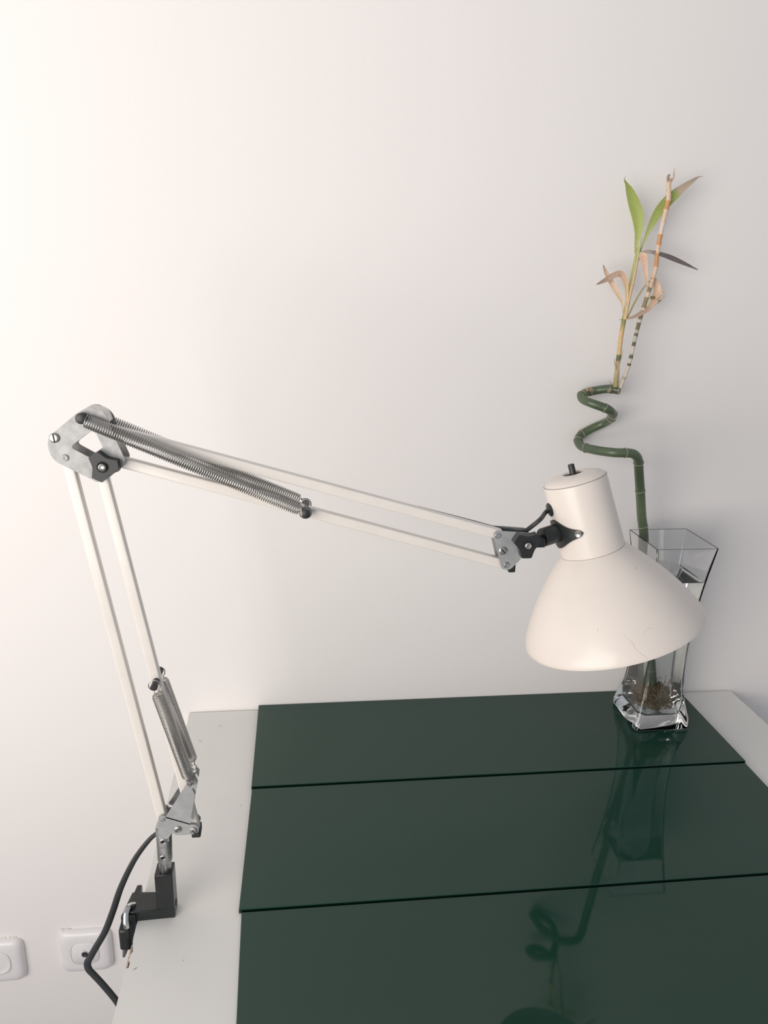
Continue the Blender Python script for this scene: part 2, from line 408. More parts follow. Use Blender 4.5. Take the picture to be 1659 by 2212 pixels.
def screw(px, py, Y, r, parent, slot=.6, m_=None):
    c = Vector(atY(px, py, Y)); bm = bmesh.new()
    lathe(bm, [(0, r), (.0012, r), (.0017, r*.86), (.0019, r*.6)], c, (0, -1, 0), 32, True, True)
    o = obj('screw', bm, m_ or M_screw, parent)
    bm = bmesh.new(); d = Vector((math.cos(slot), 0, math.sin(slot))); n_ = Vector((-d.z, 0, d.x)); vs = []
    for yy in (-.0016, -.00205):
        for a, b in ((-1, -1), (1, -1), (1, 1), (-1, 1)): vs.append(bm.verts.new(c+Vector((0, yy, 0))+d*(a*r*.86)+n_*(b*r*.13)))
    bm.faces.new(vs[:4]); bm.faces.new(vs[4:])
    for i in range(4): bm.faces.new((vs[i], vs[(i+1) % 4], vs[4+(i+1) % 4], vs[4+i]))
    obj('slot', bm, M_dark, o)
def rivet(px, py, Y, r, parent, m_=None):
    c = Vector(atY(px, py, Y)); bm = bmesh.new()
    lathe(bm, [(0, r), (.0005, r*.95), (.0011, r*.72), (.0011, r*.45), (.0005, r*.3)], c, (0, -1, 0), 28, True, True)
    obj('rivet', bm, m_ or M_steel, parent)
screw(384.3, 1790.5, YF, .0034, lamp, .75); screw(418.2, 1793.5, YF, .0034, lamp, -.9)
rivet(352, 1771, YF, .0024, lamp)
bm = bmesh.new(); q = atY(427, 1797, Y0); box(bm, q.x-.0050, q.x+.0036, Y0-.0070, Y0+.0070, q.z-.0015, q.z+.0070); obj('end_cap', bm, M_black, lamp, bevel=.0012)

# arm bars: rolled box section with soft corners and a shallow groove on the right side
def bar(p0, p1, w, d, name='arm_bar', Y=Y0):
    a = Vector(atY(*p0, Y)); b = Vector(atY(*p1, Y)); t = (b-a).normalized(); n_ = Vector((t.z, 0, -t.x)); yv = Vector((0, 1, 0))
    pr = rounded([(-w/2, -d/2), (w/2, -d/2), (w/2, d/2), (-w/2, d/2)], .0016, 4)
    bm = bmesh.new(); A = [bm.verts.new(a+n_*u+yv*v) for u, v in pr]; B = [bm.verts.new(b+n_*u+yv*v) for u, v in pr]
    bm.faces.new(A[::-1]); bm.faces.new(B)
    for i in range(len(A)): bm.faces.new((A[i], A[(i+1) % len(A)], B[(i+1) % len(A)], B[i]))
    o = obj(name, bm, M_bar, lamp, smooth=50)
    return o, a, b
bar((147, 994), (355, 1778), .0092, .0088)
bar((218, 1010), (424, 1795), .0092, .0088)
bar((214, 922), (1079, 1153), .0092, .0088)
bar((222, 986), (1096, 1219), .0092, .0088)

# springs
def spring(a, b, r, wire, turns, la, lb, ra=None):
    """coil from a to b with a round end loop at la and lb"""
    a = Vector(a); b = Vector(b); t = (b-a).normalized(); yv = Vector((0, 1, 0)); n1 = (yv - t*yv.dot(t)).normalized(); n2 = t.cross(n1)
    pts = []; k = 14; N = int(turns*k)
    for i in range(N+1):
        q = 2*math.pi*i/k; s = i/N
        rr = r*(1-.12*(max(0, 1-s*N/k/1.5)+max(0, 1-(1-s)*N/k/1.5)))
        pts.append(a.lerp(b, s)+n1*(rr*math.cos(q))+n2*(rr*math.sin(q)))
    bm = bmesh.new(); tube(bm, pts, wire/2, 7)
    for e0, L, sg in ((a, la, -1), (b, lb, 1)):
        if L is None: continue
        c, R_ = Vector(L[0]), L[1]
        d = (e0-c).normalized(); s_ = Vector((-d.z, 0, d.x)); lp = []
        for i in range(25):
            q = .35+(2*math.pi-.7)*i/24; lp.append(c+d*(R_*math.cos(q))+s_*(R_*math.sin(q))+yv*(.0006*(i/24-.5)))
        lp = [e0+s_*(r*.55)] + lp + [e0-s_*(r*.55)]
        tube(bm, spline(lp, 2), wire/2, 7)
    return obj('spring', bm, M_spring, lamp, smooth=60)
YS = .0128
for sg in (-1, 1):
    Y = Y0+sg*YS; Yb = Y0-YS                       # same shape on both sides; laid out from the front one
    def V(px, py): q = Vector(atY(px, py, Yb)); q.y = Y; return q
    spring(V(340.5, 1499), V(406.5, 1677), .0054, .0009, 60, (V(333.5, 1481), .0052), (V(411.5, 1693), .0028))
    spring(V(184, 908), V(647, 1099), .0056, .0011, 98, None, (V(660, 1107), .0052))
# spring pegs
def peg(px, py, r, parent=lamp):
    c = Vector(atY(px, py, Y0-YS)); bm = bmesh.new()
    cyl(bm, (c.x, Y0-YS-.0035, c.z), (c.x, Y0+YS+.0035, c.z), r)
    for s_ in (-1, 1): lathe(bm, [(0, r*1.05), (.0018, r*1.05), (.0024, r*.8)], (c.x, Y0+s_*(YS+.0018), c.z), (0, s_, 0), 24, True, True)
    return obj('spring_peg', bm, M_black, parent, bevel=0)
peg(334, 1481, .0031); peg(661, 1108, .0036); peg(177, 903, .0042)

# elbow: two pierced plates joined by a curved band
def Z1(x, y): return (80+x/5.53, 850+y/5.53)
YE = Y0-.0098
eo = rounded(outline([(470, 240), (620, 150), (840, 250), (905, 470), (1050, 790), (1040, 860), (800, 1055), (720, 1060), (170, 790), (110, 540)], Z1, YE), [.006, .012, .014, .004, .003, .003, .004, .004, .016, .013], 8)
ei = rounded(outline([(645, 448), (705, 475), (790, 655), (625, 765), (392, 640)], Z1, YE), [.002, .002, .001, .001, .003], 5)
bm = bmesh.new(); plate(bm, eo, YE, YE+.0013, [ei]); el = obj('elbow_bracket', bm, M_elbow, lamp)
bm = bmesh.new(); plate(bm, eo, Y0+.0085, Y0+.0098, [ei]); obj('elbow_bracket', bm, M_elbow, lamp)
ctrl = [xz(*Z1(*p), YE) for p in ((505, 228), (560, 192), (630, 176), (700, 185), (770, 215), (820, 265), (850, 330))]
sp = [Vector((x, 0, z)) for x, z in ctrl]; sp = spline(sp, 5)
bm = bmesh.new(); ra = []; 
for p in sp: ra.append([bm.verts.new((p.x, yy, p.z-dz)) for yy, dz in ((YE+.0002, .0002), (Y0+.0096, .0002), (Y0+.0096, .0014), (YE+.0002, .0014))])
for i in range(len(ra)-1):
    for k in range(4): bm.faces.new((ra[i][k], ra[i][(k+1) % 4], ra[i+1][(k+1) % 4], ra[i+1][k]))
bm.faces.new(ra[0]); bm.faces.new(ra[-1][::-1])
obj('bent_band', bm, M_steel, lamp)
screw(*Z1(208, 530), YE, .0040, lamp, -1.45); rivet(*Z1(338, 768), YE, .0030, lamp, M_elbow)
for p in ((218, 1008), (141, 989), (118, 946), (214, 922), (222, 986)):
    bm = bmesh.new(); c = atY(*p, Y0); cyl(bm, (c.x, Y0-.0095, c.z), (c.x, Y0+.0095, c.z), .0022, segs=16)
    obj('pivot_pin', bm, M_screw, lamp)

def wing_knob(px, py, Y, R_, rot, th=.010):
    c = Vector(atY(px, py, Y-th)); ctl = []
    for k in range(3):
        a = rot+k*2*math.pi/3
        for da, rr in ((-math.radians(24), .93), (-math.radians(17), 1.0), (math.radians(17), 1.0), (math.radians(24), .93), (math.radians(60), .64)):
            ctl.append(Vector((c.x+R_*rr*math.cos(a+da), c.z+R_*rr*math.sin(a+da), 0)))
    pr = [(q.x, q.y) for q in spline(ctl+[ctl[0]], 4)[:-1]]
    bm = bmesh.new(); plate(bm, pr, Y-th, Y)
    o = obj('wing_knob', bm, M_black, lamp, smooth=35, bevel=.0007)
    bm = bmesh.new(); lathe(bm, [(0, .0048), (.0003, .0048)], (c.x, Y-th, c.z), (0, -1, 0), 28, False, True); obj('recess', bm, M_dark, o)
    bm = bmesh.new(); lathe(bm, [(0, .0030), (.0022, .0030), (.0026, .0022), (.0016, .0014)], (c.x, Y-th, c.z), (0, -1, 0), 24, False, True); obj('bolt', bm, M_screw, o)
wing_knob(*Z1(783, 880), YE, .0128, math.radians(124), .0085)

# head bracket
def Z4(x, y): return (1030+x/4.74, 980+y/4.74)
YH = Y0-.0085
ho = rounded(outline([(165, 790), (300, 797), (545, 815), (600, 870), (440, 1090), (345, 1185), (255, 1190)], Z4, YH), [.006, 0, .005, .006, .01, .005, .006], 7)
for y0 in (YH, Y0+.0072):
    bm = bmesh.new(); plate(bm, ho, y0, y0+.0013); hb = obj('head_bracket', bm, M_plate, lamp)
rivet(*Z4(215, 838), YH, .0030, lamp); rivet(*Z4(305, 1138), YH, .0030, lamp); screw(*Z4(266, 992), YH, .0038, lamp, -.85)
wing_knob(*Z4(522, 938), YH, .0130, math.radians(30), .0090)
bm = bmesh.new(); q = atY(*Z4(352, 1175), Y0); box(bm, q.x-.004, q.x+.0025, Y0-.006, Y0+.008, q.z-.002, q.z+.006); obj('end_cap', bm, M_black, lamp, bevel=.001)

# shade head
SC = Vector((.4691, -.3768, .2992+TZ)); SN = Vector((-.294, .1318, .9467)).normalized()
so = [(0, .0860), (.003, .0858), (.010, .0835), (.020, .0785), (.030, .0727), (.040, .0662), (.050, .0590), (.060, .0512), (.070, .0430), (.078, .0358), (.084, .0302), (.088, .0290)]
prof = [(p.x, p.y) for p in spline([Vector((a, b, 0)) for a, b in so], 5)]
inner = [(s, max(.004, r_-.0010)) for s, r_ in prof]
bm = bmesh.new(); lathe(bm, prof+inner[::-1]+[prof[0]], SC, SN, 128); bmesh.ops.remove_doubles(bm, verts=bm.verts, dist=1e-6)
sh = obj('lamp_shade', bm, M_enamel, lamp, smooth=40)
bm = bmesh.new()
r1, r2 = .0306, .0297
hp = [(.0800, r1-.0012), (.0838, r1-.0004), (.0841, r1), (.100, r1-.0002), (.152, r2), (.1532, r2-.0001), (.1543, r2-.0010), (.1566, .0262), (.1588, .0205), (.1602, .0140), (.1606, .0100), (.1598, .0093), (.1540, .0092)]
lathe(bm, hp, SC, SN, 96); cap = obj('lamp_housing', bm, M_enamel, lamp, smooth=28)
bm = bmesh.new(); lathe(bm, [(.1585, .0094), (.1586, .003)], SC, SN, 40, False, True); obj('switch_well', bm, M_dark, cap)
bm = bmesh.new(); lathe(bm, [(.1530, .0031), (.1685, .0030), (.1692, .0026)], SC, SN, 32, True, True); obj('switch_button', bm, M_black, cap)
bm = bmesh.new(); lathe(bm, [(.1539, r2+.00008), (.1543, r2-.00035)], SC, SN, 96); obj('lid_seam', bm, M_sock_gap, cap)
bm = bmesh.new(); lathe(bm, [(.0838, r1+.00002), (.0842, r1+.00012)], SC, SN, 96); obj('rim_seam', bm, M_sock_gap, cap)
# bulb socket inside the shade
bm = bmesh.new(); lathe(bm, [(.060, .0140), (.062, .0180), (.150, .0185), (.1525, .0120)], SC, SN, 40, True, True); obj('bulb_holder', bm, M_black, lamp)

# swivel joint: flange clamped to the housing
def surf(s, ang, off=0):
    """point on the housing surface; ang measured from the viewer's side towards the left"""
    fr = Vector((0, -1, 0)); fr = (fr-SN*fr.dot(SN)).normalized(); lf = SN.cross(fr); 
    if lf.x > 0: lf = -lf
    r_ = r1+(r2-r1)*(s-.084)/.069+off; d = fr*math.cos(ang)+lf*math.sin(ang)
    return SC+SN*s+d*r_, d
k0 = Vector(atY(*Z4(545, 900), Y0)); fc, fd = surf(.1115, math.radians(78))
fl_c = fc+fd*.0005
bm = bmesh.new()
ax = (fl_c-k0)
tube(bm, [k0+ax*.42, k0+ax*.46, k0+ax*.93, k0+ax*1.12], [.0080, .0088, .0088, .0088], 28, asp=1.0)
box(bm, k0.x-.004, (k0+ax*.42).x, Y0-.0062, Y0+.0062, k0.z-.0040, k0.z+.0040)
sw = obj('swivel_joint', bm, M_black, lamp, smooth=40, bevel=.0005)
bm = bmesh.new()                                    # curved flange that follows the housing
G = []; ns, na = 16, 26
for i in range(ns+1):
    row = []
    for j in range(na+1):
        v = j/na; ang = math.radians(24+114*v); prof_w = .0035+.0105*math.exp(-((v-.5)/.26)**2)
        s = .1100+(i/ns-.5)*2*prof_w*math.sqrt(max(.02, 1-abs(2*v-1)**8))
        row.append((surf(s, ang, -.0003)[0], surf(s, ang, .0018)[0]))
    G.append(row)
A = [[bm.verts.new(c[0]) for c in r_] for r_ in G]; B = [[bm.verts.new(c[1]) for c in r_] for r_ in G]
for i in range(ns):
    for j in range(na):
        bm.faces.new((A[i][j], A[i][j+1], A[i+1][j+1], A[i+1][j])); bm.faces.new((B[i][j], B[i+1][j], B[i+1][j+1], B[i][j+1]))
for j in range(na):
    bm.faces.new((A[0][j], B[0][j], B[0][j+1], A[0][j+1])); bm.faces.new((A[ns][j], A[ns][j+1], B[ns][j+1], B[ns][j]))
for i in range(ns):
    bm.faces.new((A[i][0], A[i+1][0], B[i+1][0], B[i][0])); bm.faces.new((A[i][na], B[i][na], B[i+1][na], A[i+1][na]))
fl = obj('flange', bm, M_black, lamp, smooth=50)
c, d = surf(.1100, math.radians(32), .0016)
bm = bmesh.new(); lathe(bm, [(0, .0034), (.0011, .0034), (.0016, .0026), (.0010, .0013)], c, d, 28, False, True); obj('flange_screw', bm, M_screw, lamp)
# cord between the arm and the housing
gc, gd = surf(.1335, math.radians(88), 0)
bm = bmesh.new(); lathe(bm, [(0, .0066), (.0015, .0066), (.0026, .0052), (.0030, .0030)], gc-gd*.0005, gd, 28, True, True); obj('grommet', bm, M_black, lamp)
Yc = Y0+.001
pts = [gc+gd*.001, gc+gd*.0045+Vector((0, 0, -.0012)), atY(1168, 1121, Yc), atY(1150, 1136, Yc), atY(1135, 1146.5, Yc), atY(1120, 1149, Yc), atY(1100, 1146, Yc+.002), atY(1068, 1141, Yc+.004), atY(1020, 1128, Y0+.0055), atY(900, 1097, Y0+.0055)]
bm = bmesh.new(); tube(bm, spline(pts, 8), .0021, 12); obj('head_cord', bm, M_cord, lamp)
# power cord hanging from the post and passing below the desk top
cp = [(352, 1792, -.374), (340, 1799, -.374), (320, 1817, -.376), (290, 1858, -.378), (262, 1915, -.380), (245, 1965, -.381), (228, 2010, -.382), (208, 2045, -.383), (196, 2066, -.383), (189, 2080, -.383), (192, 2094, -.382), (203, 2106, -.381), (225, 2130, -.379), (252, 2163, -.376), (275, 2200, -.37), (300, 2240, -.36)]
P = spline([atY(*c) for c in cp], 8)
F = frames(P); ft = []
for i, (t, a, b) in enumerate(F):
    s = i/len(P); tw = math.radians(60 - 60*min(1, s*1.5)); v = Vector((0, 1, 0)); v = (v-t*v.dot(t)).normalized(); w = t.cross(v)
    ft.append((t, w*math.cos(tw)+v*math.sin(tw), -w*math.sin(tw)+v*math.cos(tw)))
bm = bmesh.new(); tube(bm, P, .0037, 16, asp=.55, fr=ft); obj('power_cord', bm, M_cord, lamp, smooth=60)

# fine scratches in the enamel of shade and bars
def shade_pt(s, ang, off=.00006):
    for i in range(len(prof)-1):
        if prof[i][0] <= s <= prof[i+1][0]:
            r_ = prof[i][1]+(prof[i+1][1]-prof[i][1])*(s-prof[i][0])/(prof[i+1][0]-prof[i][0]+1e-9); break
    fr = Vector((0, -1, 0)); fr = (fr-SN*fr.dot(SN)).normalized(); lf = SN.cross(fr)
    if lf.x > 0: lf = -lf
    return SC+SN*s+(fr*math.cos(ang)+lf*math.sin(ang))*(r_+off)
for L in (((.002, .02), (.006, .05), (.012, .10), (.018, .12), (.026, .19)), ((.021, .52-.55), (.024, -.10), (.023, -.16)), ((.030, .45), (.033, .46)), ((.066, -.5), (.068, -.56)), ((.046, -.80), (.036, -.84))):
    bm = bmesh.new(); tube(bm, spline([shade_pt(s, a) for s, a in L], 5), .00010, 5)
    obj('scratch', bm, M_chip, sh)

# ------------------------------------------------------------------ vase
VX, VY = .6860, -.0745; VZ = TZ+.0079
vase = thing('glass_vase', (VX, VY, VZ), 'tall clear square glass vase with a pinched waist half filled with water', 'vase')
def sqring(bm, cx, cy, hx, hy, z, r, n=7):
    out = []
    for sx, sy, a0 in ((1, 1, 0), (-1, 1, 90), (-1, -1, 180), (1, -1, 270)):
        for k in range(n+1):
            q = math.radians(a0+90*k/n); out.append(bm.verts.new((cx+sx*(hx-r)+r*math.cos(q), cy+sy*(hy-r)+r*math.sin(q), z)))
    return out
def skin(bm, R, capa=True, capb=True):
    for i in range(len(R)-1):
        n = len(R[i])
        for k in range(n): bm.faces.new((R[i][k], R[i][(k+1) % n], R[i+1][(k+1) % n], R[i+1][k]))
    if capa: bm.faces.new(R[0][::-1])
    if capb: bm.faces.new(R[-1])
def vprof(n=40):
    key = [Vector(k) for k in ((0, .0405, .006), (.002, .0424, .008), (.007, .0428, .008), (.016, .0412, .007), (.030, .0372, .0065), (.050, .0333, .006), (.075, .0310, .0055), (.105, .0303, .005), (.140, .0312, .004), (.180, .0336, .0032), (.225, .0377, .0024), (.2870-.0079, .0448, .0022))]
    return spline(key, 4)
VP = vprof(); VH = VP[-1].x
def hs_at(z):
    for a, b in zip(VP, VP[1:]):
        if a.x <= z <= b.x: t = (z-a.x)/(b.x-a.x+1e-9); return a.y+(b.y-a.y)*t
    return VP[-1].y
def vcx(z): return VX - .0018*max(0, (z-.1)/.18)
bm = bmesh.new(); R = []
for p in VP: R.append(sqring(bm, vcx(p.x), VY, p.y*.985, p.y*1.0, VZ+p.x, p.z))
FL = .0165
inn = [(VH, .0024, .0007)] + [(z, .0024+.0012*(1-z/VH)**2, .003+.004*(1-z/VH)) for z in (.25, .225, .20, .18, .16, .14, .12, .105, .09, .075, .06, .05, .04)] + [(.030, .0065, .0065), (.0225, .0100, .0065), (.0185, .0130, .0065), (FL, .0180, .0065)]
for z, wt, r_ in inn:
    h = hs_at(z)-wt; R.append(sqring(bm, vcx(z), VY, h*.985, h, VZ+z, min(r_, h*.6)))
skin(bm, R); obj('vase_body', bm, M_vase, vase, smooth=45)

# water
WL = .2275
bm = bmesh.new(); R = []
first = [(FL-.0003, .0178), (.0185, .0127), (.0225, .0097), (.030, .0062), (.04, .0029)]
for z, wt in first + [(z, .0021+.0012*(1-z/VH)**2) for z in (.05, .06, .075, .09, .105, .12, .14, .16, .18, .20, .215, WL)]:
    h = hs_at(max(z, 0))-wt; R.append(sqring(bm, vcx(z), VY, h*.985, h, VZ+z, min(.003+.004*(1-z/VH), h*.6)))
h = hs_at(WL)-.0032; R.append(sqring(bm, vcx(WL), VY, h*.985, h, VZ+WL-.0007, .003))
skin(bm, R); w = obj('vase_water', bm, M_water, smooth=45); tag(w, 'clear water standing in the square glass vase', 'water')

# ------------------------------------------------------------------ bamboo
plant = thing('lucky_bamboo', (.668, -.062, TZ+.0225), 'spiral green bamboo cane with thin sprouts and dry leaves standing in the vase', 'plant')
G1 = (.115, .150, .080); G2 = (.065, .095, .052); GN = (.50, .42, .30); GB = (.13, .09, .055)
ctrl = [((.6860, -.0800), .0235, None), ((.6800, -.074), .06, None), ((.6700, -.0640), .13, None), ((.6600, -.054), .20, None)]
C_ = [Vector((a[0], a[1], TZ+z)) for a, z, _ in ctrl]
C_ += [atY(1391, 1165, -.0480), atY(1386, 1115, -.0520), atY(1383, 1060, -.060), atY(1380, 1015, -.070), atY(1379, 997, -.0740), atY(1374, 985, -.0780), atY(1362, 979, -.0800), atY(1330, 978, -.0780), atY(1302, 975, -.0660), atY(1275, 970, -.0510),
       atY(1256, 964, -.0330), atY(1249, 952, -.0170), atY(1256, 939, -.0090), atY(1280, 925, -.0090), atY(1305, 914, -.0150), atY(1319, 905, -.0300), atY(1324, 896, -.0440), atY(1316, 886, -.0560), atY(1300, 879, -.0550), atY(1275, 870, -.0480), atY(1260, 863, -.0370),
       atY(1256, 854, -.0280), atY(1267, 848, -.0210), atY(1290, 843, -.0220), atY(1315, 840, -.0310), atY(1338, 843, -.0400)]
P = spline(C_, 10)
L = [0]
for a, b in zip(P, P[1:]): L.append(L[-1]+(b-a).length)
# distance along the cane of each node ring (found on the control points)
def near(px, py, Y):
    q = Vector(atY(px, py, Y)); return L[min(range(len(P)), key=lambda i: (P[i]-q).length)]
nodes = [near(*c) for c in ((1386, 1140, -.050), (1384, 1062, -.060), (1379, 1000, -.073), (1349, 977, -.078), (1280, 971, -.04), (1251, 958, -.015), (1262, 938, -.015), (1297, 918, -.036), (1319, 906, -.048), (1305, 884, -.052), (1253, 866, -.024), (1276, 846, -.022), (1316, 842, -.037))]
nodes = [.06, .14] + nodes
rad = []; cols = []
for i, s in enumerate(L):
    r_ = .0065 if s < .30 else .0065-.0007*min(1, (s-.30)/.25)
    d = min(abs(s-n_) for n_ in nodes); r_ *= 1+.09*math.exp(-(d/.0022)**2)
    r_ = min(r_, .0068); rad.append(r_)
    t = .5+.5*math.sin(s*55); c = [a*(1-t)+b*t for a, b in zip(G1, G2)]
    if s > .31:
        k = min(1, (s-.31)/.05)*.45; c = [a*(1-k)+b*k for a, b in zip(c, G2)]
    cols.append(c)
bm = bmesh.new(); lay = bm.loops.layers.float_color.new('Col')
tube(bm, P, rad, 24, cols=cols, lay=lay)
cane = obj('cane', bm, M_cane, plant, smooth=60)
F = frames(P)
for s in nodes:
    i = min(range(len(L)), key=lambda k: abs(L[k]-s)); t, a, b = F[i]; bm = bmesh.new(); lay = bm.loops.layers.float_color.new('Col')
    rr = []; N = 28; ph = random.random()*6
    for j in range(N+1):
        q = 2*math.pi*j/N; rr.append(P[i]+(a*math.cos(q)+b*math.sin(q))*(rad[i]*1.015)+t*(.0007*math.sin(q*2+ph)))
    wd = [random.uniform(.00022, .00042) for _ in range(N)]; wd.append(wd[0])
    tube(bm, rr, wd, 8, cols=[GN]*(N+1), lay=lay); obj('node_ring', bm, M_stalk, plant, smooth=60)
# cut end of the cane
t = F[-1][0]
bm = bmesh.new(); lay = bm.loops.layers.float_color.new('Col')
rr = [P[-1]+(F[-1][1]*math.cos(q)+F[-1][2]*math.sin(q))*rad[-1]*.92 for q in (2*math.pi*k/24 for k in range(25))]
tube(bm, rr, .0006, 8, cols=[(.45, .34, .22)]*25, lay=lay); obj('cut_end', bm, M_stalk, plant)
# papery husks at two of the nodes
def husk(px, py, Y, w_, h_, n=7, seed=1):
    rnd = random.Random(seed); c = Vector(atY(px, py, Y)); bm = bmesh.new(); lay = bm.loops.layers.float_color.new('Col')
    for k in range(n):
        a = rnd.uniform(-.9, .9); p0 = c+Vector((rnd.uniform(-1, 1)*w_*.5, -.001, rnd.uniform(-.2, .2)*h_)); p1 = p0+Vector((math.sin(a)*w_*.5, rnd.uniform(-.002, .001), h_*rnd.uniform(.6, 1.1)))
        tube(bm, spline([p0, (p0+p1)/2+Vector((rnd.uniform(-1, 1)*.0012, 0, 0)), p1], 3), [w_*.22, w_*.24, w_*.22, w_*.2, w_*.17, w_*.1, w_*.03], 6, asp=.15, cols=[(.55, .40, .29)]*7, lay=lay)
    obj('husk', bm, M_stalk, plant, smooth=60)
husk(1272, 845, -.026, .009, .006, 7, 3); husk(1315, 846, -.043, .004, .004, 6, 5)
# roots
bm = bmesh.new(); rnd = random.Random(5)
base = Vector((.6860, -.0800, TZ+.034)); RC = Vector((.686, -.078, TZ+.0470))
def clampv(p):
    z = max(.0255, min(.16, p.z-VZ)); h = hs_at(z)-.0105; return Vector((max(VX-h, min(VX+h, p.x)), max(VY-h, min(VY+h, p.y)), VZ+z))
for k in range(230):
    a = rnd.uniform(0, 6.28); r_ = rnd.uniform(.008, .026); z0 = rnd.uniform(.030, .055); p = base+Vector((math.cos(a)*.005, math.sin(a)*.005, z0-.034)); pts = [p]
    dirv = Vector((math.cos(a), math.sin(a), rnd.uniform(-.4, .7))).normalized()
    for j in range(6):
        dirv = (dirv+Vector((rnd.uniform(-1, 1), rnd.uniform(-1, 1), rnd.uniform(-1, 1)))*.75).normalized(); p = p+dirv*r_*.35
        d = p-RC; d.z *= .75
        if d.length > .0270: p = RC+(p-RC)*(.0270/d.length)
        pts.append(p)
    tube(bm, spline([clampv(q) for q in pts], 3), .00036, 5, caps=False)
ro = obj('roots', bm, M_root, plant, smooth=80); ro['kind'] = 'stuff'
bm = bmesh.new(); bmesh.ops.create_icosphere(bm, subdivisions=4, radius=1)
for v in bm.verts:
    n_ = v.co.normalized(); f_ = 1+.14*math.sin(n_.x*9+1)*math.cos(n_.y*8)+.08*math.sin(n_.z*14+n_.x*11)+rnd.uniform(-.05, .05)
    v.co = clampv(Vector((.686, -.078, TZ+.047))+Vector((n_.x*.0190*f_, n_.y*.0190*f_, n_.z*.0200*f_)))
obj('root_ball', bm, mat('root_ball', (.16, .10, .045), .9, mottle=(350, .5), bump=(700, .8, .002)), plant, smooth=80)
# green sprout
SG = (.30, .33, .10); SY = (.62, .44, .20); ST = (.60, .43, .28)
def stalk(name, pts, r0, r1_, colf, n=8, knots=(), segs=12, parent=plant):
    P_ = spline(pts, n); L_ = [0]
    for a, b in zip(P_, P_[1:]): L_.append(L_[-1]+(b-a).length)
    tot = L_[-1]; rd = []; cl = []
    for s in L_:
        u = s/tot; r_ = r0+(r1_-r0)*u
        for kn in knots: r_ *= 1+.22*math.exp(-((u-kn)*tot/.0012)**2)
        rd.append(r_); cl.append(colf(u))
    bm = bmesh.new(); lay = bm.loops.layers.float_color.new('Col'); tube(bm, P_, rd, segs, cols=cl, lay=lay)
    return obj(name, bm, M_stalk, parent, smooth=60)
def ramp(stops):
    def f(u):
        for (a, ca), (b, cb_) in zip(stops, stops[1:]):
            if u <= b: t = (u-a)/(b-a+1e-9); return tuple(x+(y-x)*t for x, y in zip(ca, cb_))
        return stops[-1][1]
    return f
def hard(stops):
    def f(u):
        c = stops[0][1]
        for a, ca in stops:
            if u >= a: c = ca
        return c
    return f
sp_pts = [atY(1330, 836, -.0440), atY(1333, 800, -.044), atY(1337, 768, -.044), atY(1341, 730, -.044), atY(1348, 690, -.044), atY(1357, 645, -.043), atY(1366, 600, -.041), atY(1374, 560, -.039), atY(1380, 535, -.037)]
sprout = stalk('sprout', sp_pts, .0034, .0025, ramp([(0, (.34, .30, .10)), (.05, (.36, .31, .13)), (.12, (.50, .36, .22)), (.19, (.45, .32, .20)), (.195, (.12, .14, .07)), (.235, (.14, .16, .08)), (.24, (.62, .46, .22)), (.40, (.64, .44, .22)), (.47, (.24, .26, .09)), (.52, (.30, .29, .11)), (.60, (.58, .46, .22)), (.75, (.42, .42, .16)), (1, (.36, .43, .13))]), n=10)
stalk('sheath', [atY(1350, 690, -.0465), atY(1360, 640, -.0455), atY(1371, 595, -.0435), atY(1379, 550, -.0405), atY(1385, 512, -.0385)], .0026, .0010, ramp([(0, (.62, .45, .22)), (.6, (.62, .44, .30)), (1, (.50, .48, .28))]))
OR_ = (.58, .30, .13); CR_ = (.70, .52, .38); WH = (.62, .55, .46); OL = (.27, .23, .10); DG = (.125, .115, .072)
dry_pts = [atY(1340, 838, -.0450), atY(1346, 822, -.0455), atY(1355, 800, -.046), atY(1361, 780, -.046), atY(1370, 740, -.047), atY(1381, 695, -.048), atY(1394, 652, -.048), atY(1406, 615, -.0475), atY(1416, 580, -.0465), atY(1420, 545, -.0465), atY(1427, 505, -.046), atY(1436, 465, -.045), atY(1444, 430, -.044), atY(1444, 405, -.043), atY(1445, 385, -.042)]
bands = []
seq = [(0, WH), (.045, (.45, .38, .30)), (.06, WH), (.115, DG), (.13, WH), (.155, DG), (.172, WH), (.215, DG), (.235, (.5, .46, .36)), (.26, DG), (.275, (.5, .46, .36)), (.29, (.16, .145, .085)), (.33, WH), (.34, (.18, .16, .085)), (.385, (.66, .56, .38)), (.40, OL), (.45, CR_), (.475, OL), (.50, CR_), (.535, CR_), (.538, (.52, .30, .15)), (.545, CR_), (.60, OR_), (.66, CR_), (.70, OR_), (.745, (.70, .58, .50)), (.80, CR_), (.86, OR_), (.90, CR_), (1, CR_)]
dry = stalk('dry_stalk', dry_pts, .0023, .0030, hard(seq), n=14, knots=(.06, .155, .26, .33, .40, .45, .50, .545, .60, .66, .70, .745, .80, .86, .90, .95))
bm = bmesh.new(); lay = bm.loops.layers.float_color.new('Col')
tube(bm, spline([atY(1447, 396, -.042), atY(1455, 384, -.043), atY(1456, 372, -.044), atY(1457, 363, -.045)], 4), [.0016, .0017, .0018, .0018, .0017, .0016, .0015, .0013, .0011, .0009, .0007, .0004, .0002], 7, asp=.5, cols=[(.50, .36, .27)]*13, lay=lay)
tube(bm, spline([atY(1444, 392, -.044), atY(1443, 383, -.0445), atY(1446, 377, -.045)], 4), .0016, 7, cols=[(.33, .23, .16)]*9, lay=lay); obj('broken_tip', bm, M_stalk, dry)

